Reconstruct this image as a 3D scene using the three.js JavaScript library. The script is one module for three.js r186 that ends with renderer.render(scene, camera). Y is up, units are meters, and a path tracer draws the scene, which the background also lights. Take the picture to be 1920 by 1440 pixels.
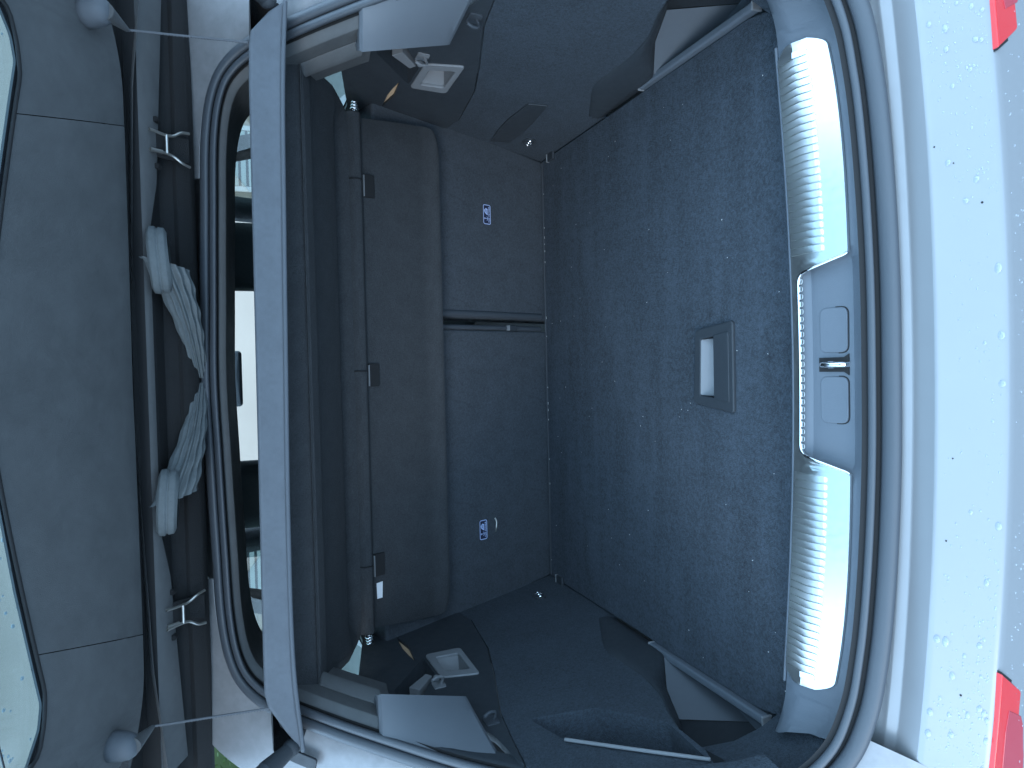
import * as THREE from 'three';
import { RoundedBoxGeometry } from 'three/addons/geometries/RoundedBoxGeometry.js';
import { mergeGeometries, toCreasedNormals } from 'three/addons/utils/BufferGeometryUtils.js';

// ---------------------------------------------------------------- camera, sky, sun, exposure
const scene = new THREE.Scene();
const V = (x, y, z) => new THREE.Vector3(x, y, z);
const camera = new THREE.PerspectiveCamera(57.95, 4 / 3, 0.02, 400);
{ // the photograph was taken with the camera turned a quarter turn: the car's right is up in the picture
  const pitch = 0.37501, yaw = 0.02647, roll = 0.03291;
  const f = V(-Math.sin(yaw) * Math.cos(pitch), -Math.sin(pitch), -Math.cos(yaw) * Math.cos(pitch));
  const rt = new THREE.Vector3().crossVectors(f, V(0, 1, 0)).normalize();
  const up = new THREE.Vector3().crossVectors(rt, f);
  const picUp = rt.clone().multiplyScalar(Math.cos(roll)).addScaledVector(up, -Math.sin(roll));
  camera.position.set(0.00923, 1.38694, 0);
  camera.up.copy(picUp);
  camera.lookAt(camera.position.clone().add(f));
}
let seed = 7;
const rnd = () => { seed = (seed * 1664525 + 1013904223) >>> 0; return seed / 4294967296; };
const rr = (a, b) => a + (b - a) * rnd();
{ // overcast sky, brighter overhead, cool white balance
  const W = 256, H = 128, d = new Float32Array(W * H * 4);
  for (let j = 0; j < H; j++) for (let i = 0; i < W; i++) {
    const el = ((j + 0.5) / H - 0.5) * Math.PI, az = (i + 0.5) / W * 2 * Math.PI, s = Math.sin(el);
    let L = s > 0 ? 0.62 + 0.75 * s : 0.35;
    if (s > 0) L *= 1 + 0.07 * Math.sin(az * 3 + 5 * el) * Math.cos(el * 4 + az) + 0.05 * Math.sin(az * 7 - el * 9);
    const k = (j * W + i) * 4;
    d[k] = L * 0.69; d[k + 1] = L * 1.09; d[k + 2] = L * 1.54; d[k + 3] = 1;
  }
  const t = new THREE.DataTexture(d, W, H, THREE.RGBAFormat, THREE.FloatType);
  t.mapping = THREE.EquirectangularReflectionMapping; t.magFilter = THREE.LinearFilter; t.minFilter = THREE.LinearFilter; t.needsUpdate = true;
  scene.background = t; scene.environment = t;
  scene.backgroundIntensity = 1.28; scene.environmentIntensity = 1.28;
}
const sun = new THREE.DirectionalLight(0xfffcf7, 0.5);
sun.position.set(-8, 5.2, 8.5); sun.target.position.set(0, 0.8, -0.9);
sun.castShadow = true; sun.shadow.radius = 45; sun.shadow.mapSize.set(2048, 2048);
Object.assign(sun.shadow.camera, { left: -6, right: 6, top: 6, bottom: -6, near: 0.5, far: 40 });
scene.add(sun, sun.target);

const renderer = new THREE.WebGLRenderer({ antialias: true });
renderer.setSize(1024, 768);
renderer.toneMapping = THREE.LinearToneMapping;
renderer.toneMappingExposure = 2.3;
renderer.shadowMap.enabled = true;

// ---------------------------------------------------------------- textures and materials
function noiseTex(n, octaves, fn, srgb) {   // periodic value noise; fn(value, raw) -> [r, g, b]
  const acc = new Float32Array(n * n); let tot = 0;
  for (const [cells, amp, cy] of octaves) {
    const cv = cy || cells, g = new Float32Array(cells * cv); for (let i = 0; i < g.length; i++) g[i] = rnd();
    tot += amp;
    for (let y = 0; y < n; y++) for (let x = 0; x < n; x++) {
      const fx = x / n * cells, fy = y / n * cv, ix = Math.floor(fx), iy = Math.floor(fy);
      let u = fx - ix, v = fy - iy; u = u * u * (3 - 2 * u); v = v * v * (3 - 2 * v);
      const a = g[iy * cells + ix], b = g[iy * cells + (ix + 1) % cells], c = g[(iy + 1) % cv * cells + ix], e = g[(iy + 1) % cv * cells + (ix + 1) % cells];
      acc[y * n + x] += amp * (a + (b - a) * u + (c - a) * v + (a - b - c + e) * u * v);
    }
  }
  const d = new Uint8Array(n * n * 4);
  for (let i = 0; i < n * n; i++) { const c = fn(acc[i] / tot); for (let k = 0; k < 3; k++) d[i * 4 + k] = Math.max(0, Math.min(255, c[k] * 255)); d[i * 4 + 3] = 255; }
  const t = new THREE.DataTexture(d, n, n); t.wrapS = t.wrapT = THREE.RepeatWrapping; t.magFilter = THREE.LinearFilter; t.minFilter = THREE.LinearMipmapLinearFilter; t.generateMipmaps = true;
  if (srgb) t.colorSpace = THREE.SRGBColorSpace; t.needsUpdate = true; return t;
}
const rep = (t, m) => { const c = t.clone(); c.repeat.set(1 / m, 1 / m); c.needsUpdate = true; return c; };
const S = (v) => v;                                            // texture values below are multipliers, linear
const tuft = noiseTex(1024, [[512, 1.0], [256, 0.9], [128, 0.35], [24, 0.22], [7, 0.25]], v => { const k = 0.30 + 1.15 * v; return [k * 0.8, k * 0.8, k * 0.8]; });
const streak = noiseTex(1024, [[512, 0.42], [256, 0.62], [128, 0.35], [5, 0.34, 34], [3, 0.22, 14], [5, 0.12], [60, 0.15, 8]], v => { const k = 0.10 + 1.5 * v; return [k * 0.8, k * 0.8, k * 0.8]; });
const tuftBump = noiseTex(512, [[256, 1], [128, 0.7], [64, 0.3]], v => [v, v, v]);
const felt = noiseTex(512, [[256, 1, 90], [90, 1, 256], [60, 0.6], [9, 0.5]], v => { const k = 0.45 + 0.8 * v; return [k * 0.85, k * 0.85, k * 0.85]; });
const grain = noiseTex(512, [[180, 1], [90, 0.8], [256, 0.6]], v => { const k = Math.pow(v, 1.2); return [k, k, k]; });
const blotch = noiseTex(512, [[40, 0.8], [14, 1], [128, 0.4]], v => { const k = 0.86 + 0.28 * v; return [k * 0.8, k * 0.8, k * 0.8]; });
const rough = noiseTex(512, [[30, 1], [9, 1], [200, 0.5]], v => { const k = 0.55 + 0.4 * v; return [k, k, k]; });
const lin = (r, g, b) => new THREE.Color().setRGB(r, g, b);
const mat = (o) => new THREE.MeshStandardMaterial({ side: THREE.DoubleSide, ...o });
const phys = (o) => new THREE.MeshPhysicalMaterial({ side: THREE.DoubleSide, ...o });
const M = {
  floorCarpet: mat({ color: lin(0.066, 0.083, 0.105), map: rep(streak, 0.62), bumpMap: rep(tuftBump, 0.16), bumpScale: 0.0022, roughness: 1 }),
  wallCarpet: mat({ color: lin(0.056, 0.072, 0.092), map: rep(tuft, 0.55), bumpMap: rep(tuftBump, 0.16), bumpScale: 0.0018, roughness: 1 }),
  seatCarpet: mat({ color: lin(0.070, 0.080, 0.094), map: rep(felt, 0.22), bumpMap: rep(tuftBump, 0.1), bumpScale: 0.0008, roughness: 1 }),
  felt: mat({ color: lin(0.053, 0.056, 0.061), map: rep(felt, 0.16), bumpMap: rep(tuftBump, 0.12), bumpScale: 0.0010, roughness: 1 }),
  blackPlastic: mat({ color: lin(0.032, 0.038, 0.045), roughnessMap: rep(rough, 0.3), bumpMap: rep(grain, 0.06), bumpScale: 0.00025, roughness: 0.8 }),
  sillPlastic: mat({ color: lin(0.108, 0.124, 0.145), roughnessMap: rep(rough, 0.3), bumpMap: rep(grain, 0.05), bumpScale: 0.0002, roughness: 0.72 }),
  trimPlastic: mat({ color: lin(0.125, 0.128, 0.130), map: rep(blotch, 0.5), roughnessMap: rep(rough, 0.3), bumpMap: rep(grain, 0.05), bumpScale: 0.0003, roughness: 0.85 }),
  wingPlastic: mat({ color: lin(0.108, 0.120, 0.136), roughnessMap: rep(rough, 0.3), bumpMap: rep(grain, 0.05), bumpScale: 0.0002, roughness: 0.7 }),
  lipVinyl: mat({ color: lin(0.122, 0.138, 0.160), map: rep(blotch, 0.2), bumpMap: rep(grain, 0.035), bumpScale: 0.0003, roughness: 0.7 }),
  greyPlastic: mat({ color: lin(0.20, 0.205, 0.215), bumpMap: rep(grain, 0.05), bumpScale: 0.0002, roughness: 0.6 }),
  rubber: mat({ color: lin(0.056, 0.063, 0.073), roughness: 0.42, bumpMap: rep(grain, 0.03), bumpScale: 0.0001 }),
  greyRubber: mat({ color: lin(0.125, 0.142, 0.148), map: rep(blotch, 0.06), roughness: 0.75 }),
  darkPaint: mat({ color: lin(0.013, 0.0135, 0.015), map: rep(blotch, 0.12), roughness: 0.75, bumpMap: rep(tuftBump, 0.08), bumpScale: 0.0012 }),
  black: mat({ color: lin(0.010, 0.010, 0.011), roughness: 0.8 }),
  paint: phys({ color: lin(0.225, 0.230, 0.237), roughness: 0.5, metalness: 0.15, clearcoat: 0.5, clearcoatRoughness: 0.2, roughnessMap: rep(rough, 0.4) }),
  paintMatte: phys({ color: lin(0.27, 0.27, 0.278), roughness: 0.5, metalness: 0.3, clearcoat: 0.5, clearcoatRoughness: 0.2, map: rep(blotch, 0.25) }),
  steel: phys({ color: lin(0.70, 0.71, 0.70), metalness: 1, roughness: 0.5, roughnessMap: rep(rough, 0.05) }),
  chrome: mat({ color: lin(0.85, 0.85, 0.86), metalness: 1, roughness: 0.12 }),
  zinc: mat({ color: lin(0.62, 0.60, 0.56), metalness: 0.9, roughness: 0.35 }),
  cord: mat({ color: lin(0.10, 0.105, 0.115), roughness: 0.8 }),
  red: phys({ color: lin(0.62, 0.006, 0.009), roughness: 0.35, clearcoat: 0.4, clearcoatRoughness: 0.03 }),
  darkRed: phys({ color: lin(0.40, 0.012, 0.028), roughness: 0.35, clearcoat: 0.4, clearcoatRoughness: 0.03 }),
  glass: phys({ color: lin(0.62, 0.72, 0.74), transmission: 1, thickness: 0, roughness: 0.02, ior: 1.5 }),
  tint: phys({ color: lin(0.30, 0.36, 0.33), transmission: 1, thickness: 0, roughness: 0.02, ior: 1.5 }),
  frit: mat({ color: lin(0.02, 0.022, 0.025), roughness: 0.25 }),
  water: phys({ color: lin(0.74, 0.78, 0.82), transmission: 0.70, thickness: 0, ior: 1.5, roughness: 0.03 }),
  tan: mat({ color: lin(0.80, 0.55, 0.34), roughness: 0.7, map: rep(blotch, 0.05) }),  // very pale: holds the warm light of the side slits as colour
  white: mat({ color: lin(0.78, 0.78, 0.80), roughness: 0.8 }),
  lint: mat({ color: lin(0.6, 0.6, 0.58), roughness: 1 }),
  asphalt: mat({ color: lin(0.36, 0.372, 0.385), map: rep(blotch, 2.3), roughness: 0.75, bumpMap: rep(grain, 0.2), bumpScale: 0.002 }),
  render: mat({ color: lin(0.62, 0.50, 0.42), map: rep(blotch, 3), roughness: 0.95 }),
  renderGrey: mat({ color: lin(0.42, 0.43, 0.44), map: rep(blotch, 3), roughness: 0.95 }),
  renderTan: mat({ color: lin(0.40, 0.37, 0.34), map: rep(blotch, 3), roughness: 0.95 }),
  pane: mat({ color: lin(0.06, 0.08, 0.09), roughness: 0.08 }),
  shutter: mat({ color: lin(0.5, 0.56, 0.55), roughness: 0.6 }),
  leaf: mat({ color: lin(0.06, 0.12, 0.03), roughness: 0.8 }),
};

// ---------------------------------------------------------------- helpers
const used = {};
function numbered(name) { const k = used[name] = (used[name] === undefined ? 0 : used[name] + 1); return k ? `${name}_${String(k).padStart(3, '0')}` : name; }
function thing(name, label, category, group) { const o = new THREE.Group(); o.name = numbered(name); o.userData = { label, category }; if (group) o.userData.group = group; scene.add(o); return o; }
function add(name, geo, m, parent, label) { const o = new THREE.Mesh(geo, m); o.name = name; o.castShadow = o.receiveShadow = true; if (label) o.userData.label = label; parent.add(o); return o; }
function grid(rows, closed) {          // rows[i][j] of Vector3 -> smooth sheet, uv in metres along the two directions
  const n = rows.length, m = rows[0].length, pos = [], uv = [], idx = [];
  let u = 0;
  for (let i = 0; i < n; i++) {
    let v = 0; if (i) u += rows[i][m >> 1].distanceTo(rows[i - 1][m >> 1]);
    for (let j = 0; j < m; j++) { if (j) v += rows[i][j].distanceTo(rows[i][j - 1]); const p = rows[i][j]; pos.push(p.x, p.y, p.z); uv.push(u, v); }
  }
  for (let i = 0; i < n - 1 + (closed ? 1 : 0); i++) for (let j = 0; j < m - 1; j++) {
    const a = i * m + j, b = ((i + 1) % n) * m + j; idx.push(a, b, a + 1, a + 1, b, b + 1);
  }
  const g = new THREE.BufferGeometry();
  g.setAttribute('position', new THREE.Float32BufferAttribute(pos, 3)); g.setAttribute('uv', new THREE.Float32BufferAttribute(uv, 2)); g.setIndex(idx); g.computeVertexNormals();
  return g;
}
const crease = (g, a = 0.6) => toCreasedNormals(g, a);
function shapeOf(pts, r = 0, Cls = THREE.Shape) {   // polygon with rounded corners; r may be a number or one per corner
  const s = new Cls(), n = pts.length;
  for (let i = 0; i < n; i++) {
    const p = pts[(i + n - 1) % n], c = pts[i], q = pts[(i + 1) % n], R = Array.isArray(r) ? r[i] : r;
    const l1 = Math.hypot(p[0] - c[0], p[1] - c[1]), l2 = Math.hypot(q[0] - c[0], q[1] - c[1]), k1 = Math.min(R, l1 * 0.45) / l1, k2 = Math.min(R, l2 * 0.45) / l2;
    const a = [c[0] + (p[0] - c[0]) * k1, c[1] + (p[1] - c[1]) * k1], b = [c[0] + (q[0] - c[0]) * k2, c[1] + (q[1] - c[1]) * k2];
    if (i === 0) s.moveTo(a[0], a[1]); else s.lineTo(a[0], a[1]);
    if (R > 0) s.quadraticCurveTo(c[0], c[1], b[0], b[1]);
  }
  s.closePath(); return s;
}
function frame(o, u, v) { const U = u.clone().normalize(), N = new THREE.Vector3().crossVectors(U, v).normalize(), W = new THREE.Vector3().crossVectors(N, U); return new THREE.Matrix4().makeBasis(U, W, N).setPosition(o); }
// plate: polygon in the plane (o, u, v), its face at height `top` along the normal, `depth` thick below it
function plate(pts, depth, { r = 0, bevel = 0, holes = [], hr = 0, top = 0, m, seg = 5 } = {}) {
  const s = pts instanceof THREE.Shape ? pts : shapeOf(pts, r);
  for (const h of holes) s.holes.push(h instanceof THREE.Path ? h : shapeOf(h, hr, THREE.Path));
  const g = new THREE.ExtrudeGeometry(s, { depth: Math.max(1e-5, depth - 2 * bevel), bevelEnabled: bevel > 0, bevelSize: bevel, bevelThickness: bevel, bevelOffset: -bevel, bevelSegments: 3, curveSegments: seg });
  g.translate(0, 0, top - depth + bevel);
  if (m) g.applyMatrix4(m);
  return g;
}
function recess(outer, inner, depth, m) {           // walls and bottom of a dished recess, outer polygon at 0, inner at -depth
  const n = outer.length, a = outer.map(p => V(p[0], p[1], 0)), b = inner.map(p => V(p[0], p[1], -depth)), pos = [], t = (p, q, r) => { for (const k of [p, q, r]) pos.push(k.x, k.y, k.z); };
  for (let i = 0; i < n; i++) { const j = (i + 1) % n; t(a[i], a[j], b[i]); t(b[i], a[j], b[j]); }
  for (let i = 1; i < n - 1; i++) t(b[0], b[i], b[i + 1]);
  const g = new THREE.BufferGeometry(); g.setAttribute('position', new THREE.Float32BufferAttribute(pos, 3));
  const uv = []; for (let i = 0; i < pos.length; i += 3) uv.push(pos[i] + pos[i + 2], pos[i + 1] + pos[i + 2]);
  g.setAttribute('uv', new THREE.Float32BufferAttribute(uv, 2)); g.computeVertexNormals(); if (m) g.applyMatrix4(m); return g;
}
function mirror(g) {                                  // to the other side of the car
  const c = g.index ? g.toNonIndexed() : g.clone(); c.scale(-1, 1, 1);
  for (const k of Object.keys(c.attributes)) { const A = c.attributes[k], s = A.itemSize; for (let i = 0; i < A.count; i += 3) for (let q = 0; q < s; q++) { const x = A.array[(i + 1) * s + q]; A.array[(i + 1) * s + q] = A.array[(i + 2) * s + q]; A.array[(i + 2) * s + q] = x; } }
  return c;
}
const side = (s, g) => (s > 0 ? g : mirror(g));
const tube = (pts, r, seg = 24, rs = 8) => new THREE.TubeGeometry(new THREE.CatmullRomCurve3(pts), seg, r, rs);
const box = (w, h, d, x, y, z, r = 0.003) => { const g = new RoundedBoxGeometry(w, h, d, 2, Math.min(r, w / 2.1, h / 2.1, d / 2.1)); g.translate(x, y, z); return g; };
const lerp = (a, b, t) => a + (b - a) * t;
function cyl(a, b, r1, r2, n = 16) {
  const d = b.clone().sub(a), g = new THREE.CylinderGeometry(r2, r1, d.length(), n);
  g.translate(0, d.length() / 2, 0); g.applyQuaternion(new THREE.Quaternion().setFromUnitVectors(V(0, 1, 0), d.normalize())); g.translate(a.x, a.y, a.z); return g;
}
const strip = (g) => { const c = g.index ? g.toNonIndexed() : g; for (const k of Object.keys(c.attributes)) if (!['position', 'normal', 'uv'].includes(k)) c.deleteAttribute(k); return c; };
const merge = (gs) => mergeGeometries(gs.map(strip));

// ================================================================ THE CAR
const car = thing('hatchback_car', 'silver hatchback seen from behind with its tailgate open and wet rear bumper', 'car');

// ---- rear opening: a loop in a leaning plane
const AY = 0.72, AZ = -0.57, CA = 0.7786, SA = 0.6275;
const ap = (x, w) => V(x, AY + CA * w, AZ - SA * w);
const half = [[0, .717], [.12, .718], [.25, .723], [.33, .729], [.395, .738], [.45, .755], [.497, .79], [.528, .86], [.545, .97], [.54, 1.10], [.52, 1.21], [.50, 1.296], [.478, 1.363], [.452, 1.393], [.42, 1.407], [.367, 1.416], [.25, 1.421], [.12, 1.425], [0, 1.428]];
const loop = half.map(([x, y]) => V(x, (y - AY) / CA, 0)).concat(half.slice(1, -1).reverse().map(([x, y]) => V(-x, (y - AY) / CA, 0)));
const loopCurve = new THREE.CatmullRomCurve3(loop, true, 'centripetal');
const RING = loopCurve.getSpacedPoints(360).slice(0, 360).map((p, i, all) => {
  const a = all[(i + 359) % 360], b = all[(i + 1) % 360], t = b.clone().sub(a).normalize();
  return { x: p.x, w: p.y, ox: t.y, ow: -t.x };   // outward in the plane (the loop runs up the right side)
});
const FD = V(0, -0.1, -0.995);
const ringPt = (q, o, f) => ap(q.x + q.ox * o, q.w + q.ow * o).addScaledVector(FD, f);
function ring(section, keep, closed) { return grid(RING.filter(keep || (() => true)).map(q => section.map(([o, f]) => ringPt(q, o, f))), closed); }
const circ = (o, f, r, n = 12) => Array.from({ length: n + 1 }, (_, i) => [o + r * Math.cos(i / n * 2 * Math.PI), f + r * Math.sin(i / n * 2 * Math.PI)]);
{
  const seal = add('door_seal', ring(circ(0.0082, 0.001, 0.0085), null, true), M.rubber, car);
  add('seal_lip', grid(RING.map(q => { const k = Math.max(0, Math.min(1, (AY + CA * q.w - 0.73) / 0.12)), r = lerp(0.0036, 0.0066, k), o = lerp(-0.0102, -0.0072, k); return circ(o, 0.003, r).map(([a, f]) => ringPt(q, a, f)); }), true), M.rubber, seal);
  add('seal_base', ring([[-0.016, 0.010], [0.016, 0.010]], null, true), M.black, seal);
}
const yOf = q => AY + CA * q.w;
const sideKeep = s => q => q.x * s > 0.02 && yOf(q) > 0.742 && !(Math.abs(q.x) < 0.30 && yOf(q) > 1.3);
for (const s of [1, -1]) {
  const k = sideKeep(s);
  add('painted_flange', crease(ring([[0.012, 0.018], [0.020, 0.013], [0.055, 0.011], [0.09, 0.007], [s > 0 ? 0.15 : 0.125, 0.004]], k), 0.5), M.paintMatte, car);
  add('quarter_panel', ring([[0.125, 0.004], [0.19, 0.03], [0.25, 0.14], [0.30, 0.42], [0.31, 0.9]], q => k(q) && yOf(q) < 1.12), M.paint, car);
  add('lower_lining', ring([[-0.014, 0.006], [-0.020, 0.018], [-0.024, 0.045], [-0.016, 0.060]], q => k(q) && yOf(q) < 1.02 && yOf(q) > 0.785), M.wallCarpet, car);
  add('corner_lining', side(s, grid([0, 0.25, 0.5, 0.75, 1].map(v => { const a = V(lerp(.472, .440, v), lerp(.712, .716, v), lerp(-.742, -.598, v)), b = V(lerp(.53, .505, v), lerp(.80, .79, v), lerp(-.80, -.612, v)); return [a, a.clone().lerp(b, .33).add(V(.008, -.010, 0)), a.clone().lerp(b, .66).add(V(.010, -.010, 0)), b]; }))), M.wallCarpet, car);
}
// pillar trim up the sides and over the top, the roof lining edge
add('pillar_trim', ring([[-0.012, 0.012], [-0.0155, 0.013], [-0.0265, 0.024], [-0.0275, 0.028], [-0.0275, 0.05], [-0.0262, 0.155], [-0.012, 0.165]], q => yOf(q) > 1.195), M.trimPlastic, car);
for (const s of [1, -1]) add('pillar_trim', ring([[-0.011, 0.012], [-0.0145, 0.014], [-0.0165, 0.022], [-0.0168, 0.045]], q => q.x * s > 0 && yOf(q) > 1.0 && yOf(q) < 1.205), M.blackPlastic, car);
add('pillar_trim', ring([[-0.028, 0.062], [-0.031, 0.063], [-0.039, 0.078], [-0.040, 0.09]], q => yOf(q) > 1.212 && yOf(q) < 1.30), M.trimPlastic, car);

// ---- sill, scuff plate, bumper: profiles across the car
const prof = (y, z0, k2, k4) => (x) => V(x, y, z0 + k2 * x * x + k4 * x ** 4);
function band(nodes, x0, x1, n = 64) { return grid(Array.from({ length: n + 1 }, (_, i) => { const x = lerp(x0, x1, i / n); return nodes.map(f => f(x)); })); }
const F1 = [-0.684, -0.158, 0.1], F2 = [-0.609, -0.06, -0.85], F3 = [-0.585, -0.19, -0.25];
const zAt = (F, x) => F[0] + F[1] * x * x + F[2] * x ** 4;
// local frame on the sill: x across the car, t from 0 (carpet side) to 1 (outer edge of the plate)
const plateY = t => t < 0.43 ? lerp(0.7325, 0.7353, t / 0.43) : lerp(0.7353, 0.7205, (t - 0.43) / 0.57);
const sillP = (x, t, up = 0) => V(x, plateY(t) + up, lerp(zAt(F1, x), zAt(F2, x), t));
const notchT = x => {   // how far the bright plate reaches outward at x
  const a = Math.abs(x - 0.004);
  if (a > 0.128) return 1; if (a < 0.100) return 0.155; const k = (a - 0.100) / 0.028;
  return a < 0.114 ? 0.155 + 0.20 * (1 - Math.sqrt(Math.max(0, 1 - ((a - 0.100) / 0.014) ** 2))) : lerp(0.355, 0.96, (a - 0.114) / 0.014);
};
const sill = add('sill_trim', crease(grid(Array.from({ length: 241 }, (_, i) => {
  const x = lerp(-0.478, 0.478, i / 240), e = Math.max(0, (Math.abs(x) - 0.42) / 0.058), lift = 0.013 * e * e;
  const inDish = Math.abs(x - 0.004) < 0.145 ? Math.min(1, (0.145 - Math.abs(x - 0.004)) / 0.03) : 0, dish = -0.008 * inDish * inDish * (3 - 2 * inDish);
  const z1 = zAt(F1, x), z2 = zAt(F2, x), z3 = zAt(F3, x);
  const X = v => Math.abs(x) < 0.42 ? x : Math.sign(x) * (0.42 + (Math.abs(x) - 0.42) * (1 - 0.38 * v));
  return [V(x, 0.690, z1 - 0.004), V(x, 0.7285 + lift, z1 - 0.003), V(x, 0.7315 + lift, z1), V(X(0.12), 0.7335 + lift, lerp(z1, z2, 0.16)), V(X(0.27), 0.7335 + lift + dish, lerp(z1, z2, 0.3)), V(X(0.45), 0.7325 + lift + dish, lerp(z1, z2, 0.45)),
    V(X(0.75), 0.7185 + lift + dish * 0.9, lerp(z1, z2, 0.95)), V(X(0.8), 0.7175 + lift + dish * 0.5, z2 + 0.004), V(X(0.85), 0.7175 + lift, z2 + 0.012), V(X(0.95), 0.7165 + lift, lerp(z2, z3, 0.82)), V(X(1), 0.713 + lift, z3), V(X(1), 0.700 + lift, z3 + 0.001)];
}).flatMap((r, i, all) => { const low = r.map((p, j) => V(p.x + Math.sign(p.x) * 0.0015, p.y - (j && j < r.length - 1 ? 0.022 : 0), p.z)); return i === 0 ? [low, r] : i === 240 ? [r, low] : [r]; })), 0.5), M.sillPlastic, car);
{ // brushed plate with a raised rib every centimetre
  const xs = []; for (let i = 0; i <= 300; i++) xs.push(lerp(-0.402, 0.402, i / 300));
  const T = [0, 0.06, 0.13, 0.25, 0.43, 0.6, 0.8, 1], up = 0.0022;
  const rows = xs.map(x => {
    const e = Math.max(0, (Math.abs(x) - 0.385) / 0.017), m = Math.min(1, notchT(x)), lo = 0.30 * e * e * 0.8, hi = m - 0.30 * e * e;
    const r = T.map(t => sillP(x, lerp(lo, Math.max(lo + 0.01, hi), t), up));
    return [sillP(x, lo, -0.001), ...r, sillP(x, Math.max(lo + 0.01, hi), -0.001)];
  });
  const sp = add('scuff_plate', crease(grid(rows), 0.45), M.steel, car);
  const edge = []; for (let i = 0; i <= 120; i++) { const x = lerp(-0.126, 0.134, i / 120); edge.push(sillP(x, notchT(x), 0.0026)); }
  add('plate_edge', tube(edge, 0.0019, 160, 6), M.chrome, sp);
  const inner = []; for (let i = 0; i <= 80; i++) { const x = lerp(-0.41, 0.41, i / 80); inner.push(sillP(x, -0.04, 0.0)); }
  add('plate_seam', tube(inner, 0.0022, 120, 6), M.sillPlastic, sp);
  const fin = (L, w, h) => { const s = shapeOf([[-w / 2, 0], [w / 2, 0], [w / 2, L], [-w / 2, L]], [0.0012, 0.0012, w * 0.48, w * 0.48]); const g = plate(s, h, { bevel: 0.0005, top: h, seg: 3 }); return g; };
  const long = fin(0.050, 0.0062, 0.0014), short = fin(0.0098, 0.0066, 0.0014);
  for (let i = -42; i <= 42; i++) {
    const x = 0.004 + i * 0.0093; if (Math.abs(x) > 0.388) continue;
    const inNotch = notchT(x) < 0.5 || Math.abs(x - 0.004) < 0.132, e = Math.max(0, (Math.abs(x) - 0.37) / 0.03);
    const a = sillP(x, 0.035 + 0.1 * e, up), b = inNotch ? sillP(x, 0.12, up) : sillP(x, 0.43, up), c = sillP(x, 0.67, up);
    const put = (g, p, q, nm = 'rib') => { const m = frame(p, V(1, 0, 0), V(0, q.y - p.y, q.z - p.z).multiplyScalar(-1)); const o = add(nm, g, M.steel, sp); m.decompose(o.position, o.quaternion, o.scale); return o; };
    if (inNotch) { const g = short; const o = put(g, b, a); } else {
      // the rib follows the bend of the plate: a flat run and a run that falls outward
      const bend = 0.42, w = 0.0041;
      const rowsR = [[a, 0], [a, 1], [b, 1], [lerpV(b, c, 0.75), 1], [lerpV(b, c, 0.93), 0.75], [c, 0.35], [c, 0]];
      const g = grid(rowsR.map(([p, k], q) => { const ww = q >= 5 ? w * 0.55 : q === 4 ? w * 0.85 : w; return [[-ww, 0], [-ww * 0.955, 0.82], [-ww * 0.90, 1], [ww * 0.90, 1], [ww * 0.955, 0.82], [ww, 0]].map(([dx, hh]) => V(p.x + dx, p.y + 0.0022 * hh * k, p.z)); }));
      add('rib', crease(g, 0.45), M.steel, sp);
    }
  }
}
function lerpV(a, b, t) { return a.clone().lerp(b, t); }
{ // two covers and the latch striker in the dished middle of the sill
  const y0 = 0.7232, sl = (0.7185 - 0.7325) / 0.0375, cover = (x0, x1) => {
    const m = frame(V(0, 0.7198, -0.6395), V(1, 0, 0), V(0, 0.30, -1));
    const g = plate([[x0, -0.0215], [x1, -0.0215], [x1, 0.0125], [x0, 0.0125]], 0.006, { r: 0.009, bevel: 0.0012, top: 0.0022, m, seg: 8 });
    const gap = plate([[x0 - 0.0012, -0.0227], [x1 + 0.0012, -0.0227], [x1 + 0.0012, 0.0137], [x0 - 0.0012, 0.0137]], 0.006, { r: 0.010, top: 0.0004, m, seg: 8 });
    const c = add('latch_cover', g, M.sillPlastic, sill);
    add('cover_groove', gap, M.black, sill);
  };
  cover(0.0175, 0.0715); cover(-0.0675, -0.0115);
  const m = frame(V(0.003, 0.7205, -0.6395), V(1, 0, 0), V(0, 0.30, -1));
  add('latch_slot', plate([[-0.0128, -0.0228], [0.0128, -0.0228], [0.0088, -0.017], [0.0085, 0.0135], [-0.0085, 0.0135], [-0.0088, -0.017]], 0.006, { top: 0.0012, m }), M.black, sill);
  const st = [V(0, -0.021, -0.004), V(0, -0.020, 0.005), V(0, 0.006, 0.006), V(0, 0.012, -0.004)].map(p => p.applyMatrix4(m));
  add('latch_striker', merge([tube(st, 0.0036, 24, 10), cyl(V(0, -0.008, 0.0062).applyMatrix4(m), V(0, -0.001, 0.0062).applyMatrix4(m), 0.0046, 0.0046)]), M.chrome, sill);
}
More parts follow.
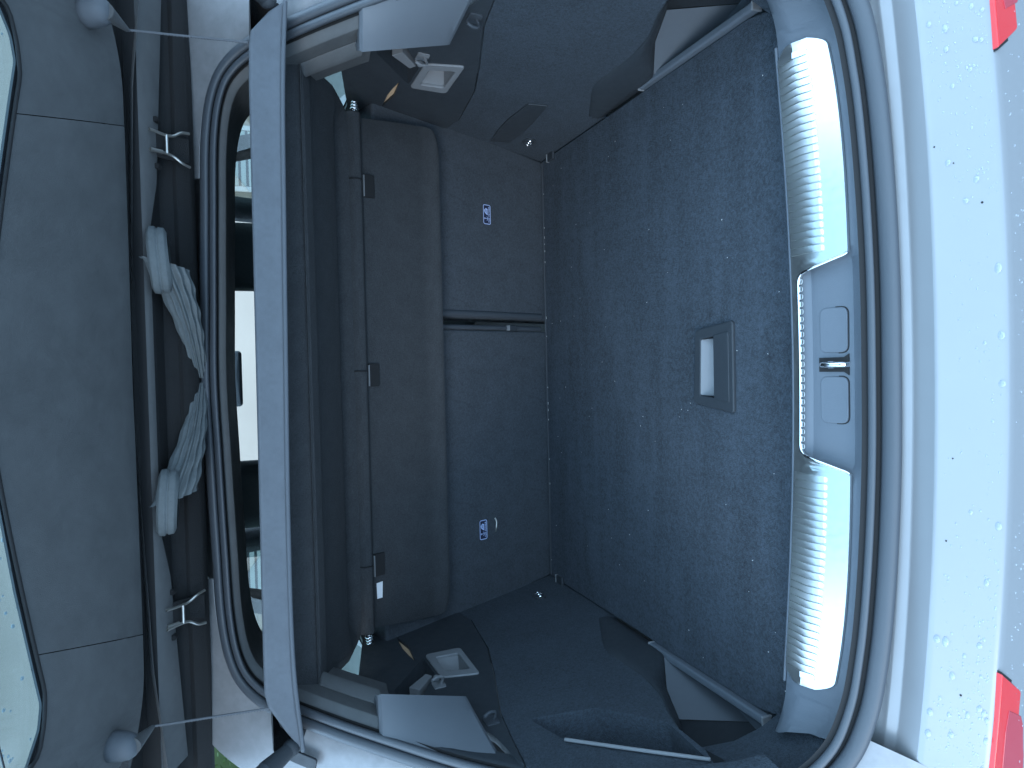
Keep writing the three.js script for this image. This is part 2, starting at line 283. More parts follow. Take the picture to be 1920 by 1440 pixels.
{ // painted body below the seal: gutter, flange, bumper step
  const N = [prof(.705, -.590, -.12, -.2), prof(.696, -.579, -.122, -.1), prof(.6968, -.5660, -.122, -.05), prof(.6955, -.5625, -.122, -.06), prof(.6898, -.5556, -.119, -.1), prof(.6882, -.5525, -.118, -.1), prof(.6870, -.5300, -.115, -.07)];
  add('lower_flange', band(N, -.66, .66), M.paint, car);
  const B = [prof(.6870, -.5300, -.115, -.07), prof(.6862, -.5272, -.115, -.06), prof(.6835, -.5240, -.116, -.05), prof(.672, -.5110, -.12, -.02), prof(.658, -.4950, -.126, .03), prof(.6480, -.4832, -.131, .06), prof(.6455, -.4803, -.133, .06), prof(.6425, -.4785, -.133, .06), prof(.6370, -.4776, -.133, .06), prof(.60, -.4755, -.135, .05), prof(.50, -.474, -.14, .03), prof(.40, -.48, -.14, .03), prof(.28, -.51, -.14, .03)];
  const b = add('rear_bumper', band(B, -.80, .80, 90), M.paint, car);
  // rain on the bumper ledge: the larger drops singly, the spatter as one part
  const at = (x, t) => { const seg = Math.min(2.999, t * 3), i = Math.floor(seg), f = seg - i, p = B[2 + i](x), q = B[3 + i](x); return p.lerp(q, f); };
  const drop = (r) => { const g = new THREE.SphereGeometry(r, 10, 6, 0, Math.PI * 2, 0, Math.PI / 2); g.scale(1, 0.42, rr(0.85, 1.35)); g.rotateY(rr(0, 6.28)); return g; };
  const dens = () => { for (; ;) { const x = rr(-0.46, 0.46), w = Math.abs(x) > 0.3 ? 1 : Math.abs(x) > 0.17 ? 0.45 : 0.16; if (rnd() < w) return x; } };
  for (let i = 0; i < 46; i++) { const p = at(dens(), Math.pow(rnd(), 0.6)), g = drop(rr(0.0020, 0.0040)); g.translate(p.x, p.y, p.z); add('water_drop', g, M.water, b); }
  for (const [x, t] of [[-.30, .02], [-.302, .18], [-.385, -.0], [-.41, .0], [-.17, .95], [.10, .93], [.03, .96], [-.02, .97]]) { const p = at(x, Math.max(0, t)), g = drop(0.0046); g.translate(p.x, p.y, p.z); add('water_drop', g, M.water, b); }
  const small = []; for (let i = 0; i < 520; i++) { const p = at(dens(), Math.pow(rnd(), 0.7)), g = drop(rr(0.0006, 0.0016)); g.translate(p.x, p.y, p.z); small.push(g); }
  for (let i = 0; i < 160; i++) { const x = rr(-0.45, 0.45), p = B[8](x).lerp(B[9](x), rnd()), g = drop(rr(0.0006, 0.0013)); g.translate(p.x, p.y, p.z); small.push(g); }
  const sm = add('water_spatter', merge(small), M.water, b); sm.userData.kind = 'stuff';
  const dirt = []; for (const [x, t] of [[.235, .0], [.215, .32], [-.19, .12], [-.10, .2], [.17, .7], [-.36, .5]]) { const p = at(x, t), g = new THREE.IcosahedronGeometry(rr(0.0007, 0.0014), 0); g.translate(p.x, p.y + 0.0005, p.z); dirt.push(g); }
  add('grit', merge(dirt), M.darkPaint, b).userData.kind = 'stuff';
  for (const s of [1, -1]) {   // red lamps let into the bumper corners
    const mm = frame(V(s * 0.336, 0.6452, -0.4945), V(1, 0, -s * 0.088), V(0, 1, 0.06));
    const sh = l => { const o = l.map(([a, b]) => [s * a, b]); return s > 0 ? o : o.reverse(); };
    const P = [[0.30, -0.001], [0.10, -0.0005], [0.045, -0.001], [-0.008, 0.0], [0.018, -0.036], [0.06, -0.060], [0.30, -0.075]].reverse();
    const G = [[0.30, -0.002], [0.10, -0.002], [0.045, -0.002], [-0.0105, -0.0004], [0.0155, -0.0385], [0.06, -0.064], [0.30, -0.080]].reverse();
    const I = [[0.30, -0.014], [0.10, -0.014], [0.060, -0.014], [0.036, -0.017], [0.048, -0.040], [0.07, -0.050], [0.30, -0.065]].reverse();
    const l = add('tail_lamp', plate(sh(P), 0.02, { bevel: 0.0015, top: 0.0062, m: mm }), M.red, car);
    add('lamp_insert', plate(sh(I), 0.02, { bevel: 0.0008, top: 0.0070, m: mm }), M.darkRed, l);
    add('lamp_gasket', plate(sh(G), 0.02, { top: 0.0045, m: mm }), M.black, l);
  }
}

// ---- roof channel above the opening, hinges, wiring boots
{
  const X = 0.62, row = (list) => [-X, -0.3, 0, 0.3, X].map(x => list.map(([y, z]) => V(x, y, z - 0.05 * x * x)));
  const ch = add('roof_channel', crease(grid(row([[1.520, -1.065], [1.512, -1.085], [1.494, -1.098], [1.486, -1.122], [1.468, -1.130], [1.4655, -1.126], [1.462, -1.124], [1.447, -1.131], [1.443, -1.136], [1.440, -1.15]])), 0.5), M.darkPaint, car);  // dark coating, with the shade in the channel also put into its colour
  add('roof', grid([-0.62, -0.4, 0, 0.4, 0.62].map(x => [[1.522, -1.065], [1.53, -1.08], [1.545, -1.3], [1.55, -1.8], [1.53, -2.4], [1.46, -2.75]].map(([y, z]) => V(x, y - 0.09 * x * x, z)))), M.paint, car);
  add('roof_lining', grid([-0.60, -0.4, 0, 0.4, 0.60].map(x => [[1.434, -1.148], [1.425, -1.30], [1.47, -1.5], [1.48, -2.0], [1.45, -2.7]].map(([y, z]) => V(x, y - 0.09 * x * x, z)))), M.trimPlastic, car);
  for (const s of [1, -1]) {
    const c = V(s * 0.338, 1.470, -1.118), hg = add('hinge', plate([[-0.018, -0.030], [0.018, -0.030], [0.018, 0.012], [0.012, 0.034], [-0.012, 0.034], [-0.018, 0.012]], 0.004, { bevel: 0.001, m: frame(c, V(1, 0, 0), V(0, 0.86, 0.5)) }), M.darkPaint, car);
    const arm = (dx) => tube([V(c.x + dx * 1.75, 1.444, -1.128), V(c.x + dx * 1.55, 1.454, -1.118), V(c.x + dx, 1.466, -1.112), V(c.x + dx, 1.492, -1.088)], 0.0022, 16, 6);
    add('hinge_arm', arm(0.014), M.zinc, hg); add('hinge_arm', arm(-0.014), M.zinc, hg);
    add('hinge_pin', merge([cyl(V(c.x - 0.013, 1.472, -1.106), V(c.x + 0.013, 1.472, -1.106), 0.0022, 0.0022), cyl(V(c.x - 0.012, 1.478, -1.104), V(c.x - 0.012, 1.492, -1.094), 0.003, 0.003)]), M.zinc, hg);
    for (const dx of [-0.032, 0.034]) add('bolt', cyl(V(c.x + dx, 1.484, -1.112), V(c.x + dx, 1.486, -1.103), 0.0048, 0.0040, 6), M.darkPaint, hg);
    // wiring boot: a tapering horn of long soft pleats from the tailgate to the roof
    const A = V(s * 0.164, 1.4775, -1.078), B = V(s * 0.004, 1.4415, -1.150), K = 60, rows = [];
    for (let i = 0; i <= K; i++) {
      const t = i / K, c = A.clone().lerp(B, t); c.y -= 0.006 * Math.sin(t * Math.PI);
      const ry = lerp(0.029, 0.0085, Math.pow(t, 0.9)), rz = lerp(0.026, 0.010, t), wob = 0.5 * Math.sin(t * 5 + s) + 1.3 * t;
      rows.push(Array.from({ length: 97 }, (_, j) => { const a = j / 96 * 2 * Math.PI, k = 1 + 0.15 * Math.cos(13 * a + wob) + 0.06 * Math.sin(t * 30 + 2 * a), d = V(0.26 * s, 0.96, 0); return V(c.x + d.x * Math.sin(a) * ry * k, c.y + d.y * Math.sin(a) * ry * k, c.z + Math.cos(a) * rz * k); }));
    }
    const boot = add('wiring_boot', grid(rows), M.greyRubber, car);
    const plug = []; for (let i = 0; i <= 24; i++) { const t = i / 24, k = [[0, 0.86], [0.12, 1.0], [0.40, 1.02], [0.5, 0.94], [0.58, 0.99], [0.85, 0.97], [1, 0.80]]; let w = 1; for (let q = 1; q < k.length; q++) if (t <= k[q][0]) { w = lerp(k[q - 1][1], k[q][1], (t - k[q - 1][0]) / (k[q][0] - k[q - 1][0])); break; }
      plug.push(Array.from({ length: 33 }, (_, j) => { const a = j / 32 * 2 * Math.PI; return V(A.x + s * 0.004 + Math.cos(a) * 0.046 * w, 1.4965 - 0.026 * t + s * 0.06 * Math.cos(a) * 0.046, A.z + 0.006 + Math.sin(a) * 0.024 * w); })); }
    add('boot_plug', grid(plug), M.greyRubber, boot);
  }
}

// ---- tailgate, swung up overhead: x across, t outward from the hinge, n downward (towards the inside)
const TA = V(0, 0.4226, 0.9063), TN = V(0, -0.9063, 0.4226), TO = V(0, 1.49, -1.1);
const T = (x, t, n = 0) => TO.clone().addScaledVector(TA, t).addScaledVector(TN, n).add(V(x, 0, 0));
const tailgate = new THREE.Group(); tailgate.name = 'tailgate'; tailgate.userData.label = 'open tailgate with dark grey inner trim and wet rear window'; car.add(tailgate);
{
  const nearT = x => { const a = Math.abs(x); return a < 0.38 ? 0.066 - 0.004 * (a / 0.38) : 0.062 + 0.028 * ((a - 0.38) / 0.11) ** 2; };
  const farT = x => { const a = Math.abs(x); return a < 0.33 ? 0.302 - 0.062 * Math.pow(a / 0.33, 1.25) : a < 0.37 ? 0.240 + 0.004 * ((a - 0.33) / 0.04) ** 2 : 0.244 + 0.35 * (a - 0.37) + 8 * Math.max(0, a - 0.40); };
  const panel = (xa, xb, n, slantA, slantB) => {
    const rows = []; for (let i = 0; i <= n; i++) {
      const row = []; const K = 10;
      for (let j = 0; j <= K; j++) {
        const v = j / K, sl = lerp(slantA, slantB, i / n), x0 = lerp(xa, xb, i / n), x = x0 + sl * (1 - v), ta = nearT(x), tb = Math.min(0.62, farT(x0)), t = lerp(ta, tb, v), dome = 0.0035 * Math.sin(Math.PI * Math.min(1, v * 1.0)) ;
        if (j === 0) row.push(T(x, ta + 0.004, -0.02), T(x, ta + 0.0005, -0.003));
        row.push(T(x, t, dome * (1 - 0.4 * v) - 0.004 * Math.pow(Math.abs(x) / 0.5, 4)));
        if (j === K) row.push(T(x, t + 0.002, -0.003), T(x, t + 0.003, -0.006));
      }
      rows.push(row);
    }
    return grid(rows);
  };
  add('trim_panel', panel(-0.2871, 0.2871, 40, -0.051, 0.051), M.trimPlastic, tailgate);
  // the slanted joints: middle panel is wider at the hinge end
  add('trim_panel', panel(0.2882, 0.56, 30, 0.051, 0), M.trimPlastic, tailgate);
  add('trim_panel', panel(-0.56, -0.2882, 30, 0, -0.051), M.trimPlastic, tailgate);
  add('backing', grid([-0.6, 0, 0.6].map(x => [T(x, -0.02, -0.030), T(x, 0.08, -0.024), T(x, 0.225, -0.010)])), M.black, tailgate);
  const strip = [], gapw = []; for (let i = 0; i <= 60; i++) {
    const x = lerp(-0.56, 0.56, i / 60), a = Math.abs(x), e = a < 0.21 ? 0.012 : a < 0.28 ? lerp(0.012, -0.009, (a - 0.21) / 0.07) : lerp(-0.009, -0.03, (a - 0.28) / 0.2);
    gapw.push([T(x, 0.0312, -0.0006), T(x, 0.0325, -0.030)]);
    strip.push([T(x, 0.0305, -0.0012), T(x, 0.0295, -0.0004), T(x, 0.0275, 0.0), T(x, e + 0.002, 0.0), T(x, e, -0.003), T(x, e, -0.020)]);
  }
  add('hinge_strip', crease(grid(strip), 0.7), M.trimPlastic, tailgate);
  add('gap_shade_sheet', grid(gapw), M.black, tailgate);  // black sheet: shade of the deep gap put into its colour
  const rim = []; for (let i = 0; i <= 90; i++) { const x = lerp(-0.43, 0.43, i / 90); rim.push(T(x, farT(x) + 0.003, 0.0)); }
  add('window_seal', tube(rim, 0.0021, 140, 8), M.black, tailgate);
  // glass with a black printed margin, heating lines and rain
  const go = new THREE.Matrix4().makeBasis(V(1, 0, 0), TA, V(0, 0.9063, -0.4226).multiplyScalar(-1)).setPosition(T(0, 0, -0.0075));
  const gl = add('rear_window', plate([[-0.46, 0.22], [0.46, 0.22], [0.46, 0.80], [-0.46, 0.80]], 0.004, { m: go }), M.glass, tailgate);
  add('window_margin', plate([[-0.62, 0.10], [0.62, 0.10], [0.62, 0.84], [-0.62, 0.84]], 0.003, { holes: [[[-0.43, 0.80], [0.43, 0.80], [0.425, 0.29], [0.40, 0.268], [0.37, 0.249], [0.345, 0.244], [0.31, 0.252], [0.21, 0.274], [0.12, 0.290], [0, 0.304], [-0.12, 0.290], [-0.21, 0.274], [-0.31, 0.252], [-0.345, 0.244], [-0.37, 0.249], [-0.40, 0.268], [-0.425, 0.29]]], hr: 0.005, m: go, top: 0.0045 }), M.frit, gl);
  for (let i = 0; i < 12; i++) { const t = 0.345 + i * 0.036; add('heating_line', tube([T(-0.41, t - 0.055, -0.0048), T(-0.2, t - 0.012, -0.0048), T(0, t, -0.0048), T(0.2, t - 0.012, -0.0048), T(0.41, t - 0.055, -0.0048)], 0.0011, 20, 4), M.frit, gl); }
  const sd = []; for (let i = 0; i < 420; i++) { const g = new THREE.SphereGeometry(rr(0.0008, 0.0026), 7, 5); g.scale(1, 0.5, 1); g.rotateX(-0.436); const p = T(rr(-0.42, 0.42), rr(0.25, 0.5), -0.0120); g.translate(p.x, p.y, p.z); sd.push(g); }
  add('rain_drops', merge(sd), M.water, gl).userData.kind = 'stuff';
  // outer skin: spoiler over the hinge end, lower panel beyond the glass, side frames
  add('outer_skin', grid([-0.64, -0.3, 0, 0.3, 0.64].map(x => [T(x, -0.01, -0.036), T(x, 0.10, -0.030), T(x, 0.228, -0.0135)])), M.paint, tailgate);
  add('lower_panel', crease(grid([-0.60, -0.3, 0, 0.3, 0.60].map(x => [T(x, 0.805, -0.015), T(x, 0.82, 0.0), T(x, 0.96, 0.03), T(x, 1.08, 0.03), T(x, 1.10, 0.01), T(x, 1.06, -0.04), T(x, 0.805, -0.02)])), 0.6), M.trimPlastic, tailgate);
  for (const s of [1, -1]) add('side_frame', side(s, crease(grid([0.2, 0.4, 0.6, 0.82].map(t => [T(0.425, t, -0.03), T(0.43, t, 0.0), T(0.48, t, 0.015), T(0.56, t, 0.01), T(0.60, t, -0.02), T(0.60, t, -0.045), T(0.425, t, -0.035)])), 0.7)), M.trimPlastic, tailgate);
  for (const s of [1, -1]) {   // mushroom pegs that the shelf cords hook on
    const p = T(s * 0.452, 0.132, 0.004);
    const lg = new THREE.LatheGeometry([[0, 0.030], [0.008, 0.0292], [0.0145, 0.026], [0.0185, 0.020], [0.0205, 0.012], [0.0215, 0.004], [0.0225, -0.012], [0, -0.012]].map(([a, b]) => new THREE.Vector2(a, b)), 26);
    lg.scale(0.84, 0.9, 0.84); lg.applyQuaternion(new THREE.Quaternion().setFromUnitVectors(V(0, 1, 0), V(0, -0.9063, 0.4226))); lg.translate(p.x, p.y, p.z);
    const peg = add('cord_peg', lg, M.wingPlastic, tailgate);
    const h = cyl(T(s * 0.4505, 0.134, 0.026), T(s * 0.449, 0.092, 0.026), 0.0105, 0.0030, 16);
    add('peg_hook', h, M.trimPlastic, peg);
  }
}
for (const s of [1, -1]) {   // gas struts
  const a = V(s * 0.515, 1.335, -1.005), b = V(s * 0.60, 1.62, -0.78), g = add('gas_strut', merge([cyl(a.clone().lerp(b, 0.10), b, 0.013, 0.013, 18)]), M.rubber, car);
  add('strut_end', merge([cyl(a, a.clone().lerp(b, 0.12), 0.010, 0.014, 16), (() => { const k = new THREE.SphereGeometry(0.012, 14, 10); k.translate(a.x, a.y, a.z); return k; })()]), M.blackPlastic, g);
  const fl = RING.filter(q => q.x * s > 0.3 && Math.abs(yOf(q) - 1.30) < 0.01)[0] || RING[120], c = ringPt(fl, 0.062, -0.001);
  const m = frame(c, V(s * -0.22, 0.76, -0.61), V(s, 0.16, -0.13));
  const pg = add('body_plug', plate([[-0.022, -0.009], [0.022, -0.009], [0.022, 0.009], [-0.022, 0.009]], 0.004, { r: 0.005, bevel: 0.001, top: 0.003, m }), M.blackPlastic, car);
}

// ---- side linings of the boot
const WM = frame(V(0.5, 0.7, 0), V(0, 0, 1), V(0.0708, 0.9975, 0));      // wall plane: (z, h)
const wp = (z, y) => [z, (y - 0.7) * 1.0025];
const wl = list => list.map(([z, y]) => wp(z, y));
const W3 = (z, y, n = 0) => V(z, (y - 0.7) * 1.0025, n).applyMatrix4(WM);
const seamLine = [[-0.85, 1.046], [-0.922, 1.038], [-0.992, 1.028], [-1.115, 0.993], [-1.22, 0.967], [-1.371, 0.951], [-1.423, 0.962], [-1.46, 0.985]];
const aCurve = [[-1.222, .729], [-1.164, .756], [-1.1, .783], [-1.031, .784], [-.983, .782], [-.915, .791], [-.857, .812], [-.819, .822]];
const cup = [[-1.152, 1.075], [-1.131, 1.017], [-1.245, 1.016], [-1.251, 1.077]].reverse(), cupIn = [[-1.168, 1.066], [-1.152, 1.024], [-1.226, 1.024], [-1.232, 1.066]].reverse();
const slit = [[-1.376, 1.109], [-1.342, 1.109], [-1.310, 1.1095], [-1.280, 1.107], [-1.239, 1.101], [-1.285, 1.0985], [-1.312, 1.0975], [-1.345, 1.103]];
const slot = [[-1.245, 1.085], [-1.175, 1.083], [-1.09, 1.13], [-1.10, 1.165], [-1.15, 1.160]];
for (const s of [1, -1]) {
  const lining = [...wl([[-1.545, 0.69], [-1.222, 0.69]]), ...wl(aCurve), ...wl([[-0.76, 0.822], [-0.70, 0.84], [-0.72, 1.03]]), ...wl(seamLine.map(([z, y]) => [z, y - 0.0015])), ...wl([[-1.49, 0.99]])];
  const bay = wl([[-0.955, 0.996], [-0.877, 0.974], [-0.742, 0.832], [-0.84, 0.826], [-0.93, 0.89]]);
  const wall = add('side_lining', side(s, plate(lining, 0.008, { m: WM, holes: s < 0 ? [bay] : [], hr: 0.012, seg: 4 })), M.wallCarpet, car, s > 0 ? 'dark carpeted right wall of the boot with a fabric tab' : 'dark carpeted left wall of the boot with an open side bay');
  if (s < 0) {
    add('bay_recess', mirror(recess(bay, bay.map(([z, h]) => [z * 0.985, h * 0.98 + 0.004]), 0.09, WM)), M.wallCarpet, wall);
    add('bay_edge_strip', mirror(merge([tube([W3(-0.872, 0.976, 0.004), W3(-0.80, 0.904, 0.005), W3(-0.735, 0.833, 0.004)], 0.0028, 20, 6), tube([W3(-0.84, 0.938, 0.0025), W3(-0.78, 0.876, 0.0025)], 0.0015, 12, 5)])), M.greyPlastic, wall);
  } else {
    const strapP = wl([[-1.447, .854], [-1.38, .862], [-1.324, .865], [-1.225, .858], [-1.215, .822], [-1.312, .812], [-1.38, .811], [-1.437, .814]]).reverse();
    add('fabric_tab', plate(strapP, 0.003, { bevel: 0.0008, top: 0.0032, m: WM }), M.blackPlastic, wall);
  }
  // moulded lower trim with the side pocket
  const bC = [[.5, .70, -1.222], [.5, .70, -1.16], [.5, .701, -1.09], [.5, .702, -1.05], [.503, .713, -1.02], [.53, .742, -.97], [.55, .759, -.911], [.575, .785, -.85]].map(p => V(...p));
  const aC = aCurve.map(([z, y]) => W3(z, y, 0.0035)), aB = aCurve.map(([z, y]) => W3(z, y, -0.003));
  const aS = new THREE.CatmullRomCurve3(aC), bS = new THREE.CatmullRomCurve3(bC), rows = [];
  for (let i = 0; i <= 32; i++) { const p = aS.getPoint(i / 32), q = bS.getPoint(i / 32), r = []; r.push(p.clone().add(V(0.006, 0.001, 0))); for (let j = 0; j <= 5; j++) { const k = p.clone().lerp(q, j / 5); k.x -= 0.003 * Math.sin(Math.PI * j / 5); r.push(k); } r.push(q.clone().add(V(0.012, -0.004, -0.004))); rows.push(r); }
  const low = add('lower_trim', side(s, grid(rows)), M.blackPlastic, car);
  const P1 = V(.5315, .741, -.9705), P2 = V(.5035, .712, -1.0205), P4 = V(.5515, .758, -.9115), IN = V(.524, .664, -.954), FAR = V(.5535, .662, -.865), IN2 = V(.512, .61, -.958), FAR2 = V(.54, .61, -.86), P2b = V(.4985, .61, -1.03);
  add('side_pocket', side(s, crease(grid([[P2, P2b], [P1.clone(), IN2.clone().lerp(IN, 0.95)], [P4, FAR]].map(([a, b]) => [a, a.clone().lerp(b, 0.33), a.clone().lerp(b, 0.66), b])), 0.35)), M.wingPlastic, low);
  add('pocket_floor', side(s, crease(grid([[P2b, P2b.clone().add(V(0, -0.04, 0))], [IN, IN.clone().add(V(-0.02, -0.05, 0.005))], [FAR, FAR.clone().add(V(-0.03, -0.05, 0.03))], [V(.56, .67, -.80), V(.50, .61, -.80)]].map(([a, b]) => [a, b])), 0.3)), M.sillPlastic, low);
  add('pocket_back', side(s, grid([[V(.5535, .757, -.9115), V(.62, .77, -.95)], [V(.5555, .660, -.865), V(.64, .66, -.88)], [V(.56, .66, -.78), V(.64, .66, -.78)]])), M.blackPlastic, low);
  if (s > 0) add('moulded_mark', merge([[-1.115, .752, -1.100, .766], [-1.100, .766, -1.088, .754], [-1.108, .750, -1.092, .748]].map(([a, b, c, d]) => tube([W3(a, b, 0.0012), W3((a + c) / 2, (b + d) / 2, 0.0014), W3(c, d, 0.0012)], 0.0011, 6, 5))), M.greyPlastic, low);
  // side rail along the edge of the floor
  const rail = add('floor_rail', side(s, (() => { const g = new RoundedBoxGeometry(0.013, 0.016, 0.292, 3, 0.004); g.translate(0.503, 0.7015, -0.927); return g; })()), M.sillPlastic, car);
  add('rail_end', side(s, box(0.014, 0.0175, 0.004, 0.503, 0.7015, -1.074, 0.0015)), M.greyPlastic, rail);
  add('rail_end', side(s, box(0.014, 0.0175, 0.004, 0.503, 0.7015, -0.780, 0.0015)), M.greyPlastic, rail);
  add('floor_stop', side(s, merge([box(0.020, 0.006, 0.030, 0.492, 0.703, -1.46, 0.002)])), M.blackPlastic, rail);
  add('stop_edge', side(s, box(0.020, 0.010, 0.003, 0.492, 0.702, -1.477, 0.001)), M.greyPlastic, rail);
  // upper plastic trim with grab recess, slit and shelf slot
  const up = [...wl(seamLine.map(([z, y]) => [z, y + 0.0015])).reverse(), ...wl([[-0.868, 1.052], [-0.93, 1.058], [-0.995, 1.078], [-1.025, 1.13], [-1.04, 1.196], [-1.064, 1.198], [-1.145, 1.196], [-1.244, 1.204], [-1.395, 1.172], [-1.55, 1.17], [-1.55, 1.03]])];
  const trim = add('upper_trim', side(s, plate(up, 0.010, { m: WM, top: 0.002, holes: [wl(cup), wl(slit), wl(slot)], hr: 0.004, seg: 4 })), M.blackPlastic, car);
  const bez = wl(cup), inn = wl(cupIn), ctr = [-1.195, 0.347];
  add('recess_bezel', side(s, plate(bez.map(([a, b]) => [ctr[0] + (a - ctr[0]) * 1.06, ctr[1] + (b - ctr[1]) * 1.10]), 0.006, { r: 0.010, bevel: 0.002, top: 0.005, m: WM, holes: [inn], hr: 0.006, seg: 6 })), M.greyPlastic, trim);
  add('grab_recess', side(s, crease(recess(inn, inn.map(([a, b]) => [ctr[0] - 0.004 + (a - ctr[0]) * 0.72, ctr[1] - 0.006 + (b - ctr[1]) * 0.62]), 0.026, WM), 0.3)), M.greyPlastic, trim);
  add('shelf_slot', side(s, recess(wl(slot), wl(slot).map(([a, b]) => [lerp(-1.16, a, 0.7), lerp(0.422, b, 0.7)]), 0.03, WM)), M.blackPlastic, trim);
  add('slot_rib', side(s, plate(wl([[-1.145, 1.135], [-1.125, 1.122], [-1.165, 1.090], [-1.178, 1.098]]), 0.02, { bevel: 0.001, top: 0.004, m: WM })), M.greyPlastic, trim);
  add('slit_light_insert', side(s, plate(wl(slit.map(([a, b]) => [-1.308 + (a + 1.308) * 1.03, 1.1035 + (b - 1.1035) * 1.1])), 0.004, { m: WM, top: -0.004 })), M.tan, trim);  // pale insert, the warm light showing in the slit painted as its colour
  // wing that wraps from the seal into the boot
  const a3 = V(.461, 1.209, -1.0), c3 = V(.489, 1.084, -1.0), o1 = V(.506, 1.213, -.968), o2 = V(.528, 1.14, -.912), o3 = V(.537, 1.068, -.862), o0 = V(.495, 1.255, -1.0);
  const wrow = []; for (let i = 0; i <= 12; i++) {
    const t = i / 12, e = a3.clone().lerp(c3, t), o = t < 0.5 ? o1.clone().lerp(o2, t * 2) : o2.clone().lerp(o3, t * 2 - 1);
    const back = e.clone().add(V(0.06, 0, -0.055)); const r = [back, e.clone().add(V(0.004, 0, -0.006)), e]; for (let j = 1; j <= 6; j++) r.push(e.clone().lerp(o, j / 6)); r.push(o.clone().add(V(0.02, 0.0, -0.01))); wrow.push(r);
  }
  const sh = (r, x, y, z) => r.map(p => V(p.x + x, p.y + y, p.z + z)), first = sh(wrow[0], .003, .004, -.004), first2 = sh(wrow[0], .010, .004, -.022), last = sh(wrow[12], .003, -.005, -.004), last2 = sh(wrow[12], .016, -.007, -.030);
  add('pillar_wing', side(s, crease(grid([first2, first, ...wrow, last, last2]), 0.55)), M.wingPlastic, car);
  // bag hook and shelf pin below the wing, lashing eye near the seat
  const hook = (z, y) => merge([plate([[-0.012, -0.010], [0.012, -0.010], [0.012, 0.010], [-0.012, 0.010]], 0.003, { r: 0.003, top: 0.004, m: WM.clone().multiply(new THREE.Matrix4().makeTranslation(...wp(z, y), 0)) }), tube([W3(z, y - 0.004, 0.003), W3(z + 0.004, y - 0.006, 0.016), W3(z + 0.008, y + 0.004, 0.020), W3(z + 0.012, y + 0.014, 0.018)], 0.0028, 14, 7)]);
  add('shelf_pin', side(s, merge([hook(-1.128, 1.088), (() => { const g = new THREE.SphereGeometry(0.006, 12, 8); const p = W3(-1.142, 1.088, 0.008); g.translate(p.x, p.y, p.z); return g; })()])), M.greyPlastic, trim);
  add('bag_hook', side(s, hook(-0.975, 1.049)), M.rubber, trim);
  const eyeM = WM.clone().multiply(new THREE.Matrix4().makeTranslation(...wp(-1.415, 0.777), 0.004));
  const eye = add('lashing_eye', side(s, (() => { const g = new THREE.TorusGeometry(0.0125, 0.0032, 10, 24); g.scale(1, 0.62, 1); g.applyMatrix4(eyeM); const h = new THREE.SphereGeometry(0.005, 12, 8); h.applyMatrix4(eyeM); return merge([g, h]); })()), M.chrome, wall);
  add('eye_cup', side(s, (() => { const g = new THREE.CylinderGeometry(0.021, 0.021, 0.002, 26); g.rotateX(Math.PI / 2); g.scale(1, 0.62, 1); g.applyMatrix4(WM.clone().multiply(new THREE.Matrix4().makeTranslation(...wp(-1.415, 0.777), 0.0012))); return g; })()), M.blackPlastic, eye);
}
// body beneath and around: pan, sides, pillars, glass
add('boot_pan', crease(grid([[-0.72, 0.50], [-0.56, 0.50]].map(([a]) => a).length ? [-0.86, 0.86].map(x => [V(x, 0.62, -0.60), V(x, 0.60, -0.70), V(x, 0.60, -1.55), V(x, 0.35, -1.6), V(x, 0.35, -3.9)]) : []), 0.5), M.black, car);
for (const s of [1, -1]) {
  add('body_side', side(s, plate([[0.62, 0.30], [0.95, 0.30], [1.05, 0.62], [1.30, 0.72], [1.55, 0.62], [1.65, 0.30], [3.0, 0.25], [3.1, 0.62], [3.35, 0.72], [3.6, 0.62], [3.7, 0.30], [4.1, 0.35], [4.1, 0.85], [3.3, 1.0], [1.0, 1.04], [0.75, 0.85]].map(([z, y]) => [-z, y]).reverse(), 0.05, { r: 0.03, bevel: 0.01, m: frame(V(0.87, 0, 0), V(0, 0, -1).multiplyScalar(-1), V(0, 1, 0)), top: 0 })), M.paint, car);
  add('inner_side', side(s, grid([[V(.56, 1.16, -1.18), V(.66, 1.06, -1.15), V(.82, 1.03, -1.1)], [V(.56, 1.17, -1.6), V(.68, 1.08, -1.6), V(.82, 1.03, -1.6)]])), M.blackPlastic, car);
  add('quarter_window', side(s, grid([[V(.70, 1.06, -1.15), V(.565, 1.42, -1.25)], [V(.72, 1.05, -1.9), V(.58, 1.46, -1.9)], [V(.74, 1.03, -3.2), V(.60, 1.44, -2.6)]])), M.tint, car);
  add('centre_pillar', side(s, plate([[-0.06, 0], [0.06, 0], [0.04, 0.46], [-0.05, 0.46]], 0.04, { r: 0.01, m: frame(V(.72, 1.0, -2.08), V(0, 0, 1), V(-0.28, 0.96, 0)) })), M.blackPlastic, car);
  add('front_pillar', side(s, cyl(V(.59, 1.46, -2.62), V(.72, 1.0, -3.35), 0.045, 0.05, 10)), M.blackPlastic, car);
  add('door_card', side(s, grid([[V(.73, 1.04, -1.6), V(.70, .4, -1.6)], [V(.75, 1.02, -3.4), V(.72, .4, -3.4)]])), M.blackPlastic, car);
  add('front_seat_head', side(s, (() => { const g = new RoundedBoxGeometry(0.21, 0.24, 0.10, 5, 0.045); g.translate(0.370, 1.375, -2.32); return g; })()), M.blackPlastic, car);
  add('front_seat_back', side(s, (() => { const g = new RoundedBoxGeometry(0.46, 0.62, 0.14, 4, 0.06); g.rotateX(-0.18); g.translate(0.37, 0.93, -2.28); return g; })()), M.blackPlastic, car);
}
add('windscreen', grid([[V(-.60, 1.45, -2.68), V(0, 1.47, -2.74), V(.60, 1.45, -2.68)], [V(-.72, 1.0, -3.4), V(0, 1.0, -3.52), V(.72, 1.0, -3.4)]]), phys({ color: lin(0.92, 0.96, 0.94), transmission: 1, thickness: 0, roughness: 0.01 }), car);
